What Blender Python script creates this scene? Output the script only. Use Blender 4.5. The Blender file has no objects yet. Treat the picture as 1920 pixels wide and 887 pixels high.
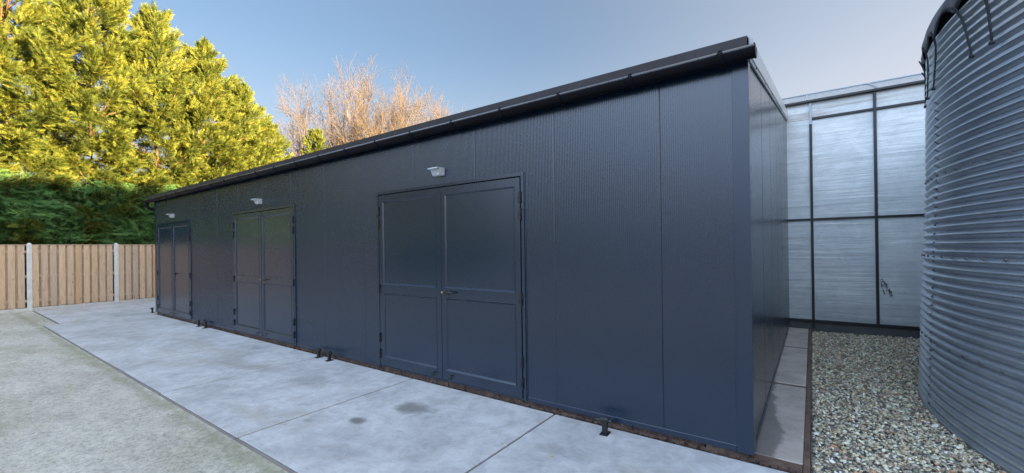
import bpy, math, random
import numpy as np
from math import radians, sin, cos, pi
from mathutils import Vector, Matrix
R_ = math.radians
sc = bpy.context.scene
COL = sc.collection
rng = np.random.default_rng(11)
random.seed(5)

# ---------------------------------------------------------------- camera
YAW, PITCH, ROLL = R_(35.135), R_(0.115), R_(-0.794)
CX, CY, CZ = 0.372, -3.484, 1.6
F = Vector((-sin(YAW) * cos(PITCH), cos(YAW) * cos(PITCH), sin(PITCH)))
R0 = Vector((cos(YAW), sin(YAW), 0)); U0 = R0.cross(F)
RX = R0 * cos(ROLL) + U0 * sin(ROLL); UX = -R0 * sin(ROLL) + U0 * cos(ROLL)
cam = bpy.data.cameras.new('camera'); camo = bpy.data.objects.new('camera', cam); COL.objects.link(camo)
camo.matrix_world = Matrix(((RX.x, UX.x, -F.x, CX), (RX.y, UX.y, -F.y, CY), (RX.z, UX.z, -F.z, CZ), (0, 0, 0, 1)))
cam.sensor_width = 36; cam.lens = 36 * 783.35 / 1920
cam.shift_x = (960 - 971.39) / 1920; cam.shift_y = (463.86 - 443.5) / 1920
cam.clip_start = 0.05; cam.clip_end = 3000
sc.camera = camo

# ---------------------------------------------------------------- sky and sun
SUN_AZ, SUN_EL = 4.0, 5.0           # azimuth from +X towards +Y
w = bpy.data.worlds.new('World'); sc.world = w; w.use_nodes = True
nt = w.node_tree; bg = nt.nodes['Background']
sky = nt.nodes.new('ShaderNodeTexSky'); sky.sky_type = 'NISHITA'; sky.sun_disc = False
sky.sun_elevation = R_(SUN_EL); sky.sun_rotation = R_(90 - SUN_AZ)
sky.air_density = 1.0; sky.dust_density = 1.3; sky.ozone_density = 2.7; sky.altitude = 0
# unseen cloud glow added behind and above the viewer to brighten ground and walls
def wn(typ, **kw):
    x = nt.nodes.new('ShaderNode' + typ)
    for k, v in kw.items(): setattr(x, k, v)
    return x
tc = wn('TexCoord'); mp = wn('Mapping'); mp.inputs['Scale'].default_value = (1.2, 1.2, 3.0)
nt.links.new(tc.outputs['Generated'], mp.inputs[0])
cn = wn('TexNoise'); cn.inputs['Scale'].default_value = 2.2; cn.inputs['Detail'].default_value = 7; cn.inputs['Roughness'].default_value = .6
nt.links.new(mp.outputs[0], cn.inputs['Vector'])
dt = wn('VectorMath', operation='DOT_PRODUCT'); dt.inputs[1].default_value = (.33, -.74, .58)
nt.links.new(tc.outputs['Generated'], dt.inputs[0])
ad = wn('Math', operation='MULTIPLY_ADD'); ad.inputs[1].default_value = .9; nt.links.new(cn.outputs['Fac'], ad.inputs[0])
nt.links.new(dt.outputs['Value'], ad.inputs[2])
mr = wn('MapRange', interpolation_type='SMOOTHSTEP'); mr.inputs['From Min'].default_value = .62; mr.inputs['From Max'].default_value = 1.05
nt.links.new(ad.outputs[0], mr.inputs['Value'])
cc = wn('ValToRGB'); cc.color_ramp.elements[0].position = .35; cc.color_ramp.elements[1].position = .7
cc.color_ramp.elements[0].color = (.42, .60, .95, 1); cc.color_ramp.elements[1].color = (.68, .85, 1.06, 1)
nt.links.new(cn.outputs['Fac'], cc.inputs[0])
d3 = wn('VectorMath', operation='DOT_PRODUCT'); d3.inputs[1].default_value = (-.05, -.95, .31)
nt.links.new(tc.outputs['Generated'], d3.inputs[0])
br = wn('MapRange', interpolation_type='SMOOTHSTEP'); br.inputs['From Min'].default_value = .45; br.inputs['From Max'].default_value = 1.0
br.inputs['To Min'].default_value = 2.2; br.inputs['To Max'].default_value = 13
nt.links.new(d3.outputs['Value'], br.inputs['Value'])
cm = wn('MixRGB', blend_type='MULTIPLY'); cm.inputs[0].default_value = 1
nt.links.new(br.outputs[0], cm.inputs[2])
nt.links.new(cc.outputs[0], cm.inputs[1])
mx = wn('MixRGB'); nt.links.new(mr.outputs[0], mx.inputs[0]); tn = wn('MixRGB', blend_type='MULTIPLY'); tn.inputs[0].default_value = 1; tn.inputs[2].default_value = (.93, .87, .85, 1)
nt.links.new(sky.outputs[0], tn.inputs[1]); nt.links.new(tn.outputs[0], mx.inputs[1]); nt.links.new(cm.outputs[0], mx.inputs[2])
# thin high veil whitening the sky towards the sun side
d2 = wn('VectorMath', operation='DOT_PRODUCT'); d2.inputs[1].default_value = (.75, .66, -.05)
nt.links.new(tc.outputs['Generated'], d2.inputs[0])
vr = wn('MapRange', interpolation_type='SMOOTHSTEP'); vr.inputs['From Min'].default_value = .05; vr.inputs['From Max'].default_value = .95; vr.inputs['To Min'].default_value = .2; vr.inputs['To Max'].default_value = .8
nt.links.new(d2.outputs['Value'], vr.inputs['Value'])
# glow added to the veil round the unseen sun, to brighten fence and hedge
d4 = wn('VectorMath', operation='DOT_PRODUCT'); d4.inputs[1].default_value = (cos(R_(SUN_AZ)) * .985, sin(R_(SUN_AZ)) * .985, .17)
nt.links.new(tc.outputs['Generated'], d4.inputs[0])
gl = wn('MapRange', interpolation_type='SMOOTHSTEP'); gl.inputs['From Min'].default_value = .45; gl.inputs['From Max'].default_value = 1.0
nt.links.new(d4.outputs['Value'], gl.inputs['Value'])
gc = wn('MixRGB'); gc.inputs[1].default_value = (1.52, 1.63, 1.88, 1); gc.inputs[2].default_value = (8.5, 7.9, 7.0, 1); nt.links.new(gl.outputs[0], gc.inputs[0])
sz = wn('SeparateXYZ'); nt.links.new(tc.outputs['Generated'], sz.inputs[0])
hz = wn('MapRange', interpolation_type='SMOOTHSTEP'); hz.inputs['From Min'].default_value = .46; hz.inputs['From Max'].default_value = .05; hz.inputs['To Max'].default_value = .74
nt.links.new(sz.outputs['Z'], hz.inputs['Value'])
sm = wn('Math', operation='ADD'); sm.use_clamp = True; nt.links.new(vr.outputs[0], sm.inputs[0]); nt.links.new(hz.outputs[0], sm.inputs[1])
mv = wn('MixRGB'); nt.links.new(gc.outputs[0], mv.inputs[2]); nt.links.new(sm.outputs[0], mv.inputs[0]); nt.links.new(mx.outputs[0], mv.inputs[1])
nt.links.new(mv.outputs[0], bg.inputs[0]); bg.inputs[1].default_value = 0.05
sl = bpy.data.lights.new('sun', 'SUN'); so = bpy.data.objects.new('sun', sl); COL.objects.link(so)
sl.energy = 5.0; sl.angle = R_(0.5); sl.color = (1.0, 0.70, 0.34)
sd = Vector((cos(R_(SUN_AZ)) * cos(R_(SUN_EL)), sin(R_(SUN_AZ)) * cos(R_(SUN_EL)), sin(R_(SUN_EL))))
so.rotation_euler = sd.to_track_quat('Z', 'Y').to_euler(); so.location = (30, 0, 30)
sc.view_settings.view_transform = 'Standard'; sc.view_settings.look = 'None'
sc.cycles.denoising_prefilter = 'NONE'
sc.view_settings.exposure = 3.15; sc.view_settings.gamma = 1
try: sc.view_settings.use_curve_mapping = False
except Exception: pass

# ---------------------------------------------------------------- helpers
def tag(o, label=None, cat=None, group=None, kind=None):
    if label: o['label'] = label
    if cat: o['category'] = cat
    if group: o['group'] = group
    if kind: o['kind'] = kind
    return o

def empty(name, loc=(0, 0, 0), rz=0.0):
    o = bpy.data.objects.new(name, None); COL.objects.link(o)
    o.location = loc; o.rotation_euler = (0, 0, rz); o.empty_display_size = .2
    return o

def link(name, me, mat, parent=None, smooth=False):
    if mat is not None: me.materials.append(mat)
    if smooth: me.polygons.foreach_set('use_smooth', [True] * len(me.polygons))
    o = bpy.data.objects.new(name, me); COL.objects.link(o)
    if parent: o.parent = parent
    return o

def np_mesh(name, V, Fc):
    """V (n,3), Fc (m,k) arrays -> mesh"""
    V = np.asarray(V, np.float32); Fc = np.asarray(Fc, np.int32); k = Fc.shape[1]
    me = bpy.data.meshes.new(name)
    me.vertices.add(len(V)); me.vertices.foreach_set('co', V.ravel())
    me.loops.add(Fc.size); me.loops.foreach_set('vertex_index', Fc.ravel())
    me.polygons.add(len(Fc)); me.polygons.foreach_set('loop_start', np.arange(0, Fc.size, k, dtype=np.int32))
    me.update(calc_edges=True); me.validate()
    return me

class MB:
    def __init__(s): s.v = []; s.f = []
    def box(s, x0, x1, y0, y1, z0, z1):
        n = len(s.v)
        for z in (z0, z1):
            s.v += [(x0, y0, z), (x1, y0, z), (x1, y1, z), (x0, y1, z)]
        s.f += [(n, n+3, n+2, n+1), (n+4, n+5, n+6, n+7), (n, n+1, n+5, n+4), (n+1, n+2, n+6, n+5), (n+2, n+3, n+7, n+6), (n+3, n, n+4, n+7)]
        return s
    def prism(s, prof, axis, a, b):
        """extrude closed profile of 2-D points along 'x','y' or 'z' from a to b"""
        n = len(s.v); k = len(prof)
        for t in (a, b):
            for p, q in prof:
                s.v.append({'x': (t, p, q), 'y': (p, t, q), 'z': (p, q, t)}[axis])
        for i in range(k):
            j = (i + 1) % k
            s.f.append((n+i, n+j, n+k+j, n+k+i))
        s.f.append(tuple(n + i for i in range(k))[::-1]); s.f.append(tuple(n + k + i for i in range(k)))
        return s
    def sheet(s, prof, axis, a, b):
        n = len(s.v); k = len(prof)
        for t in (a, b):
            for p, q in prof:
                s.v.append({'x': (t, p, q), 'y': (p, t, q), 'z': (p, q, t)}[axis])
        for i in range(k - 1): s.f.append((n+i, n+i+1, n+k+i+1, n+k+i))
        return s
    def tube(s, pts, r, sides=10, cap=True):
        pts = [Vector(p) for p in pts]; n0 = len(s.v); m = len(pts)
        rr = r if hasattr(r, '__len__') else [r] * m
        ref = Vector((0, 0, 1))
        for i, p in enumerate(pts):
            d = (pts[min(i+1, m-1)] - pts[max(i-1, 0)]).normalized()
            a = d.cross(ref)
            if a.length < 1e-3: a = d.cross(Vector((1, 0, 0)))
            a.normalize(); b = d.cross(a)
            for j in range(sides):
                t = 2 * pi * j / sides
                s.v.append(tuple(p + (a * cos(t) + b * sin(t)) * rr[i]))
        for i in range(m - 1):
            for j in range(sides):
                k = (j + 1) % sides
                s.f.append((n0+i*sides+j, n0+i*sides+k, n0+(i+1)*sides+k, n0+(i+1)*sides+j))
        if cap:
            s.f.append(tuple(n0 + j for j in range(sides))[::-1]); s.f.append(tuple(n0 + (m-1)*sides + j for j in range(sides)))
        return s
    def build(s, name, mat, parent=None, smooth=False, bevel=0, seg=2):
        me = bpy.data.meshes.new(name); me.from_pydata(s.v, [], s.f); me.update()
        import bmesh
        bm = bmesh.new(); bm.from_mesh(me); bmesh.ops.recalc_face_normals(bm, faces=bm.faces); bm.to_mesh(me); bm.free()
        o = link(name, me, mat, parent, smooth)
        if bevel:
            b = o.modifiers.new('bevel', 'BEVEL'); b.width = bevel; b.segments = seg; b.limit_method = 'ANGLE'; b.angle_limit = R_(40)
        return o

def autosmooth(o, ang=40):
    me = o.data
    me.polygons.foreach_set('use_smooth', [True] * len(me.polygons))
    try: me.set_sharp_from_angle(angle=R_(ang))
    except Exception: pass
    return o

def copy_tree(o, parent=None, keep=None):
    c = o.copy(); COL.objects.link(c)
    if parent: c.parent = parent
    for ch in [x for x in bpy.data.objects if x.parent == o]:
        if keep is None or keep(ch): copy_tree(ch, c)
    return c

# ---------------------------------------------------------------- materials
class NT:
    def __init__(s, name):
        s.m = bpy.data.materials.new(name); s.m.use_nodes = True; s.t = s.m.node_tree
        s.b = s.t.nodes['Principled BSDF']; s.out = s.t.nodes['Material Output']
        s._c = None
    def n(s, typ, **kw):
        x = s.t.nodes.new('ShaderNode' + typ)
        for k, v in kw.items(): setattr(x, k, v)
        return x
    def l(s, a, b): s.t.links.new(a, b)
    def obj(s):
        if s._c is None: s._c = s.n('TexCoord').outputs['Object']
        return s._c
    def pos(s): return s.n('NewGeometry').outputs['Position']
    def island(s): return s.n('NewGeometry').outputs['Random Per Island']
    def mapped(s, scale=(1, 1, 1), src=None, rot=(0, 0, 0), loc=(0, 0, 0)):
        m = s.n('Mapping'); m.inputs['Scale'].default_value = scale; m.inputs['Rotation'].default_value = rot; m.inputs['Location'].default_value = loc
        s.l(src or s.obj(), m.inputs[0]); return m.outputs[0]
    def noise(s, scale, detail=4, rough=.55, src=None, dist=0.0):
        x = s.n('TexNoise'); x.inputs['Scale'].default_value = scale; x.inputs['Detail'].default_value = detail
        x.inputs['Roughness'].default_value = rough; x.inputs['Distortion'].default_value = dist
        s.l(src or s.obj(), x.inputs['Vector']); return x.outputs['Fac']
    def ramp(s, fac, stops, interp='LINEAR'):
        r = s.n('ValToRGB'); r.color_ramp.interpolation = interp
        e = r.color_ramp.elements
        while len(e) < len(stops): e.new(.5)
        for el, (p, c) in zip(e, stops):
            el.position = p; el.color = (c, c, c, 1) if not hasattr(c, '__len__') else (*c, 1)
        s.l(fac, r.inputs[0]); return r.outputs[0]
    def mix(s, fac, a, b, mode='MIX'):
        m = s.n('MixRGB', blend_type=mode)
        for i, x in ((0, fac), (1, a), (2, b)):
            if hasattr(x, 'is_linked') or hasattr(x, 'links'): s.l(x, m.inputs[i])
            elif hasattr(x, '__len__'): m.inputs[i].default_value = (*x, 1)
            else: m.inputs[i].default_value = x if i == 0 else (x, x, x, 1)
        return m.outputs[0]
    def math(s, op, a, b=0.0, clamp=False):
        m = s.n('Math', operation=op); m.use_clamp = clamp
        for i, x in ((0, a), (1, b)):
            if hasattr(x, 'links'): s.l(x, m.inputs[i])
            else: m.inputs[i].default_value = x
        return m.outputs[0]
    def bump(s, h, strength=.3, dist=.01, prev=None):
        b = s.n('Bump'); b.inputs['Strength'].default_value = strength; b.inputs['Distance'].default_value = dist
        s.l(h, b.inputs['Height'])
        if prev is not None: s.l(prev, b.inputs['Normal'])
        return b.outputs[0]
    def set(s, color=None, rough=None, metal=None, normal=None, spec=None, **kw):
        for k, v in (('Base Color', color), ('Roughness', rough), ('Metallic', metal), ('Normal', normal), ('Specular IOR Level', spec)):
            if v is None: continue
            i = s.b.inputs[k]
            if hasattr(v, 'links'): s.l(v, i)
            elif hasattr(v, '__len__'): i.default_value = (*v, 1)
            else: i.default_value = v
        return s.m

def paint(name, col, rough, var=.15, orange=0.0, ior=1.5):
    t = NT(name); t.b.inputs['IOR'].default_value = ior
    if orange:
        r = t.ramp(t.noise(.45, 1, .4), [(.3, rough * .93), (.7, rough * 1.08)])
        return t.set(t.ramp(t.noise(.35, 1, .4), [(.3, tuple(x * .92 for x in col)), (.7, tuple(x * 1.1 for x in col))]), r, 0)
    n = t.noise(1.3, 5, .6)
    r = t.ramp(t.noise(2.2, 6, .65), [(.3, rough * .85), (.7, rough * 1.2)])
    c = t.mix(t.ramp(n, [(.35, 0.0), (.75, var)]), col, tuple(min(1, x * 1.5 + .004) for x in col))
    return t.set(c, r, 0)

M = {}
M['wall'] = paint('anthracite_wall', (.002, .012, .030), .26, .1, 1, 1.74)
M['door'] = paint('anthracite_door', (.002, .012, .030), .26, .1, 1, 1.74)
M['trim'] = paint('anthracite_trim', (.003, .013, .032), .28, .1, 1, 1.68)
M['gutter'] = paint('gutter_paint', (.0045, .0045, .007), .45, .1, 0, 1.22)
M['roofm'] = paint('roof_paint', (.024, .019, .021), .55, .2, 0, 1.4)
M['lip'] = paint('gutter_edge_highlight', (.055, .06, .075), .26, .1, 0, 1.9)  # paler than the gutter, lip highlight put into the colour
M['black'] = paint('black_metal', (.012, .012, .013), .42, .2)
M['verge'] = paint('verge_metal', (.36, .40, .44), .32, .2)
M['alu'] = paint('lamp_aluminium', (.44, .46, .49), .35, .1)
M['lens'] = paint('lamp_lens', (.62, .62, .60), .25, .05)
M['brass'] = NT('brass').set((.78, .62, .36), .3, .7)
M['bar'] = paint('greenhouse_bar', (.014, .015, .016), .4, .3)

def concrete():
    t = NT('pale_concrete'); P = t.pos()
    base = t.ramp(t.noise(1.1, 8, .62, P), [(.3, (.40, .395, .385)), (.52, (.56, .555, .55)), (.75, (.66, .655, .645))])
    mott = t.ramp(t.noise(5.5, 8, .7, P, .6), [(.36, .68), (.6, 1.0)])
    c = t.mix(.75, base, mott, 'MULTIPLY')
    st = t.ramp(t.noise(.9, 5, .6, t.mapped((.55, 1.6, 1), P, (0, 0, .35)), .8), [(.56, 0.0), (.74, 1.0)])
    c = t.mix(t.math('MULTIPLY', st, .6), c, (.37, .33, .255))
    sc_ = t.ramp(t.noise(14, 6, .75, t.mapped((1, 2.2, 1), P, (0, 0, -.5))), [(.33, .72), (.48, 1.0)])
    c = t.mix(.6, c, sc_, 'MULTIPLY')
    # damp spots left on this slab: (x, y, rx, ry, strength)
    for sx, sy, rx, ry, k in ((-2.95, -.66, .24, .17, .75), (-3.14, -1.15, .12, .075, .85), (-3.54, -1.40, .08, .05, .4), (-2.72, -.60, .10, .07, .35),
                              (-4.7, -.75, .5, .22, .22), (-6.3, -.9, .6, .2, .2), (-1.35, -.62, .16, .1, .3), (-.45, -.45, .3, .12, .22)):
        m = t.mapped((1 / rx, 1 / ry, 0), P, (0, 0, 0), (-sx / rx, -sy / ry, 0))
        ln = t.n('VectorMath', operation='LENGTH'); t.l(m, ln.inputs[0])
        d = t.math('ADD', ln.outputs['Value'], t.math('MULTIPLY', t.math('SUBTRACT', t.noise(9, 5, .6, P), .5), .9))
        f = t.ramp(d, [(.45, k), (.75, k * .55), (1.0, 0.0)])
        c = t.mix(f, c, (.15, .145, .13))
    c = t.mix(t.ramp(t.noise(160, 2, .5, P), [(.3, .14), (.45, 0.0)]), c, (.2, .2, .19))
    h = t.mix(.5, t.noise(60, 6, .7, P), t.noise(9, 4, .6, P))
    return t.set(c, t.ramp(t.noise(4, 5, .6, P), [(.3, .62), (.7, .85)]), 0, t.bump(h, .35, .006))
M['concrete'] = concrete()

def yardmat():
    t = NT('mossy_concrete'); P = t.pos()
    base = t.ramp(t.noise(.8, 9, .66, P), [(.3, (.42, .38, .31)), (.5, (.53, .49, .415)), (.72, (.61, .575, .50))])
    moss = t.ramp(t.noise(.55, 10, .72, t.mapped((.45, 1.7, 1), P, (0, 0, .5)), .6), [(.48, 0.0), (.60, .6), (.74, .9)])
    moss2 = t.math('MULTIPLY', moss, t.ramp(t.noise(16, 5, .7, P), [(.3, .3), (.65, 1.0)]))
    c = t.mix(t.math('MULTIPLY', moss2, .75), base, (.345, .345, .20))
    grit = t.mix(.5, t.ramp(t.noise(26, 7, .85, P), [(.34, .35), (.5, 1.0), (.66, 1.3)]), t.ramp(t.noise(5, 6, .75, t.mapped((.6, 1.5, 1), P, (0, 0, .5))), [(.35, .7), (.6, 1.1)]), 'MULTIPLY')
    c = t.mix(.8, c, grit, 'MULTIPLY')
    # green seam along the slab edge (y = -1.95)
    sx = t.n('SeparateXYZ'); t.l(P, sx.inputs[0])
    d = t.math('ADD', t.math('ABSOLUTE', t.math('ADD', sx.outputs['Y'], 2.02)), t.math('MULTIPLY', t.math('SUBTRACT', t.noise(3.5, 6, .7, P), .5), .5))
    c = t.mix(t.ramp(d, [(.0, .5), (.11, 0.0)]), c, (.22, .22, .12))
    h = t.mix(.35, t.noise(70, 5, .75, P), t.noise(7, 5, .6, P))
    return t.set(c, .9, 0, t.bump(h, .8, .012), .3)
M['yard'] = yardmat()

def soilmat():
    t = NT('field_soil'); P = t.pos()
    c = t.ramp(t.noise(.15, 8, .65, P), [(.3, (.06, .07, .03)), (.6, (.09, .085, .05)), (.8, (.12, .10, .07))])
    return t.set(c, .95, 0, t.bump(t.noise(6, 6, .7, P), .6, .05))
M['soil'] = soilmat()

def oldslab():
    t = NT('old_slab'); P = t.pos()
    c = t.ramp(t.noise(2.2, 8, .65, P), [(.3, (.33, .275, .235)), (.55, (.50, .43, .375)), (.75, (.60, .53, .47))])
    sx = t.n('SeparateXYZ'); t.l(P, sx.inputs[0])
    wet = t.math('ADD', sx.outputs['X'], t.math('MULTIPLY', t.math('SUBTRACT', t.noise(2.6, 6, .6, P), .5), .34))
    wet = t.math('ADD', wet, t.math('MULTIPLY', t.math('ABSOLUTE', t.math('SUBTRACT', sx.outputs['Y'], .5)), .10))
    f = t.ramp(wet, [(.135, 1.0), (.165, 0.0)])
    c = t.mix(t.math('MULTIPLY', f, .7), c, (.12, .11, .105))
    c = t.mix(t.ramp(t.noise(28, 4, .7, P), [(.25, .5), (.42, 0.0)]), c, (.10, .09, .085))
    return t.set(c, t.ramp(f, [(0.0, .92), (1.0, .6)]), 0, t.bump(t.noise(70, 5, .7, P), .4, .005))
M['oldslab'] = oldslab()

def rust():
    t = NT('rusty_steel'); P = t.pos()
    c = t.ramp(t.noise(7, 8, .7, P), [(.3, (.06, .042, .034)), (.5, (.14, .085, .058)), (.7, (.21, .14, .10))])
    return t.set(c, .85, 0, t.bump(t.noise(60, 5, .7, P), .5, .004))
M['rust'] = rust()

M['edge'] = paint('slab_edge', (.19, .165, .15), .85, .6)
M['joint'] = paint('joint_dirt', (.045, .04, .034), .95, .5)
M['darkbase'] = paint('dark_concrete', (.075, .075, .075), .8, .8)  # darker concrete tone for the greenhouse base
def rubble():
    t = NT('plinth_rubble'); P = t.pos()
    c = t.ramp(t.noise(9, 8, .75, P), [(.3, (.020, .014, .011)), (.48, (.060, .036, .027)), (.62, (.11, .068, .050)), (.78, (.28, .25, .22))])
    return t.set(c, .9, 0, t.bump(t.noise(40, 6, .75, P), .9, .012))
M['rubble'] = rubble()

def wood():
    t = NT('fence_wood'); P = t.obj()
    isl = t.island()
    grain = t.noise(5, 6, .65, t.mapped((9, 9, .55)), 1.2)
    base = t.ramp(isl, [(0.0, (.50, .34, .205)), (.35, (.64, .475, .325)), (.7, (.56, .42, .31)), (1.0, (.47, .375, .305))])
    c = t.mix(t.ramp(grain, [(.3, .55), (.6, 0.0)]), base, (.23, .145, .085))
    # knots and pale figure
    kn = t.n('TexVoronoi'); kn.inputs['Scale'].default_value = 3.0; t.l(t.mapped((2.4, 2.4, 1.0)), kn.inputs['Vector'])
    c = t.mix(t.ramp(kn.outputs['Distance'], [(.04, .75), (.13, 0.0)]), c, (.17, .095, .055))
    pale = t.ramp(t.noise(3.2, 5, .6, t.mapped((3, 3, 1.2)), 1.5), [(.6, 0.0), (.72, .55)])
    c = t.mix(pale, c, (.55, .45, .34))
    return t.set(c, .8, 0, t.bump(grain, .25, .004), .3)
M['wood'] = wood()

def postm():
    t = NT('fence_post_concrete'); P = t.obj()
    c = t.ramp(t.noise(6, 7, .65), [(.3, (.50, .50, .49)), (.6, (.63, .63, .62))])
    return t.set(c, .8, 0, t.bump(t.noise(90, 4, .7), .3, .004))
M['post'] = postm()

def galv():
    t = NT('galvanised_steel'); P = t.obj()
    vor = t.n('TexVoronoi'); vor.inputs['Scale'].default_value = 55; t.l(P, vor.inputs['Vector'])
    c = t.ramp(vor.outputs['Color'], [(0.0, (.76, .83, .90)), (1.0, (.82, .89, .96))])
    streak = t.ramp(t.noise(2.2, 7, .7, t.mapped((1.3, 1.3, 5.0))), [(.42, 0.0), (.7, .75)])
    c = t.mix(t.math('MULTIPLY', streak, .5), c, (.42, .44, .46))
    dirt = t.math('MULTIPLY', t.ramp(t.noise(5.5, 8, .75, t.mapped((1, 1, 4))), [(.60, 0.0), (.74, .6)]), 1.0)
    c = t.mix(dirt, c, (.13, .10, .085))
    r = t.ramp(t.noise(3, 3, .6), [(.3, .29), (.7, .35)])
    return t.set(c, r, t.ramp(dirt, [(0.0, .84), (1.0, .3)]), None)
M['galv'] = galv()

def tarp():
    t = NT('tarp'); P = t.obj()
    c = t.ramp(t.noise(3, 6, .6), [(.3, (.022, .028, .045)), (.7, (.05, .058, .08))])
    return t.set(c, .42, 0, t.bump(t.noise(6, 5, .6), .5, .03))
M['tarp'] = tarp()
M['rope'] = paint('rope', (.022, .025, .03), .8, .2)

def pane(name='milky_glass', top=False):
    t = NT(name); P = t.pos()
    st = t.noise(1.0, 8, .62, t.mapped((.55, 1, 9.0), P), .5)
    st2 = t.noise(1.7, 8, .7, t.mapped((.9, 1, 16.0), P), .3)
    c = t.ramp(t.noise(.7, 5, .6, P), [(.3, (.53, .575, .56)), (.7, (.76, .77, .735))])
    c = t.mix(t.ramp(st2, [(.5, 0.0), (.68, .5)]), c, (.42, .47, .52))
    if top: c = t.mix(t.ramp(st, [(.46, 0.0), (.60, .8)]), c, (.40, .33, .28))  # brown reflections of the top panes painted in as streaks
    mot = t.ramp(t.noise(2.6, 8, .72, P, .8), [(.42, 0.0), (.64, .42)]); c = t.mix(mot, c, (.40, .43, .44))
    dirt = t.ramp(t.noise(11, 6, .75, P), [(.62, 0.0), (.72, .5)])
    c = t.mix(dirt, c, (.17, .18, .17))
    sx = t.n('SeparateXYZ'); t.l(P, sx.inputs[0])
    # dust and algae climbing from the foot of the lowest panes
    z = t.math('ADD', sx.outputs['Z'], t.math('MULTIPLY', t.math('SUBTRACT', t.noise(2.5, 6, .7, P), .5), 1.1))
    c = t.mix(t.ramp(z, [(.1, .6), (.95, 0.0)]), c, (.30, .33, .36))
    n1 = t.bump(st, .55, .03); n2 = t.bump(st2, .35, .012, n1)
    return t.set(c, t.ramp(st2, [(.3, .16), (.7, .34)]), 0, n2, .6)
M['pane'] = pane(); M['pane_top'] = pane('reflection_streak_glass', True)
def roofglass():
    t = NT('whitened_roof_glass')
    c = t.ramp(t.noise(1.5, 6, .6), [(.3, (.62, .65, .66)), (.7, (.74, .76, .77))])
    t.set(c, .12, 0, None, .5)
    tp = t.n('BsdfTransparent'); mx = t.n('MixShader'); mx.inputs[0].default_value = .38
    t.l(tp.outputs[0], mx.inputs[1]); t.l(t.b.outputs[0], mx.inputs[2]); t.l(mx.outputs[0], t.out.inputs[0])
    return t.m
M['roofglass'] = roofglass()

def foliage(name, a, b, c_, trans=.18):
    t = NT(name)
    fac = t.math('ADD', t.math('MULTIPLY', t.noise(2.1, 4, .65), 1.15), t.math('MULTIPLY', t.math('SUBTRACT', t.island(), .5), .45))
    col = t.ramp(fac, [(.32, a), (.60, b), (.84, c_)])
    t.set(col, .6, 0, None, .25)
    tr = t.n('BsdfTranslucent'); t.l(col, tr.inputs['Color'])
    mx = t.n('MixShader'); mx.inputs[0].default_value = trans
    t.l(t.b.outputs[0], mx.inputs[1]); t.l(tr.outputs[0], mx.inputs[2]); t.l(mx.outputs[0], t.out.inputs[0])
    return t.m
M['hedge'] = foliage('hedge_foliage', (.070, .175, .060), (.120, .265, .090), (.180, .310, .095), .35)
M['leaf'] = foliage('conifer_foliage', (.036, .068, .018), (.108, .144, .026), (.220, .222, .035))
def bark(name, a, b):
    t = NT(name)
    c = t.ramp(t.noise(6, 7, .7, t.mapped((3, 3, .6))), [(.3, a), (.7, b)])
    return t.set(c, .9, 0, t.bump(t.noise(20, 5, .7, t.mapped((2, 2, .5))), .6, .02), .2)
M['bark'] = bark('conifer_bark', (.10, .06, .035), (.22, .14, .09))
M['bare'] = bark('bare_bark', (.12, .10, .08), (.22, .18, .14))
M['twig'] = bark('twig_bark', (.105, .082, .066), (.165, .13, .10))

def gravelmat():
    t = NT('pebbles')
    c = t.ramp(t.island(), [(0.0, (0.215, 0.197, 0.148)), (.16, (0.386, 0.284, 0.214)), (.3, (0.495, 0.434, 0.294)), (.45, (0.689, 0.615, 0.440)), (.6, (0.559, 0.463, 0.287)),
                            (.68, (0.820, 0.800, 0.592)), (.80, (0.430, 0.404, 0.319)), (.9, (0.820, 0.800, 0.707)), (.955, (0.516, 0.295, 0.166)), (1.0, (0.797, 0.695, 0.464))], 'CONSTANT')
    c = t.mix(.5, c, t.ramp(t.noise(40, 5, .7), [(.3, .6), (.7, 1.25)]), 'MULTIPLY')
    return t.set(c, .65, 0, t.bump(t.noise(120, 3, .6), .3, .003), .4)
M['gravel'] = gravelmat()
def gravelbed():
    t = NT('gravel_bed'); P = t.pos()
    v = t.n('TexVoronoi'); v.inputs['Scale'].default_value = 34; t.l(P, v.inputs['Vector'])
    c = t.ramp(v.outputs['Color'], [(0, (.08, .08, .078)), (.5, (.26, .255, .24)), (1, (.5, .49, .45))])
    return t.set(c, .85, 0, t.bump(v.outputs['Distance'], 1.0, -.02))
M['bed'] = gravelbed()
M['clad'] = paint('shade_cladding', (.16, .17, .16), .6, .4)

# ================================================================ SETTING
def plane(name, x0, x1, y0, y1, z, mat):
    m = MB(); m.v = [(x0, y0, z), (x1, y0, z), (x1, y1, z), (x0, y1, z)]; m.f = [(0, 1, 2, 3)]
    return tag(m.build(name, mat), kind='structure')
tag(plane('ground', -600, 600, -600, 600, -.10, M['soil']), 'flat field soil round the yard')
yd = MB().box(-18.02, 0.36, -45, -1.955, -.098, -.022).box(0.364, 30, -45, -3.2, -.098, -.024).box(-18.02, -13.9, -1.9545, -1.705, -.098, -.022)
tag(yd.build('yard', M['yard']), 'old mossy concrete yard beside the new slabs', kind='structure')

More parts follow.
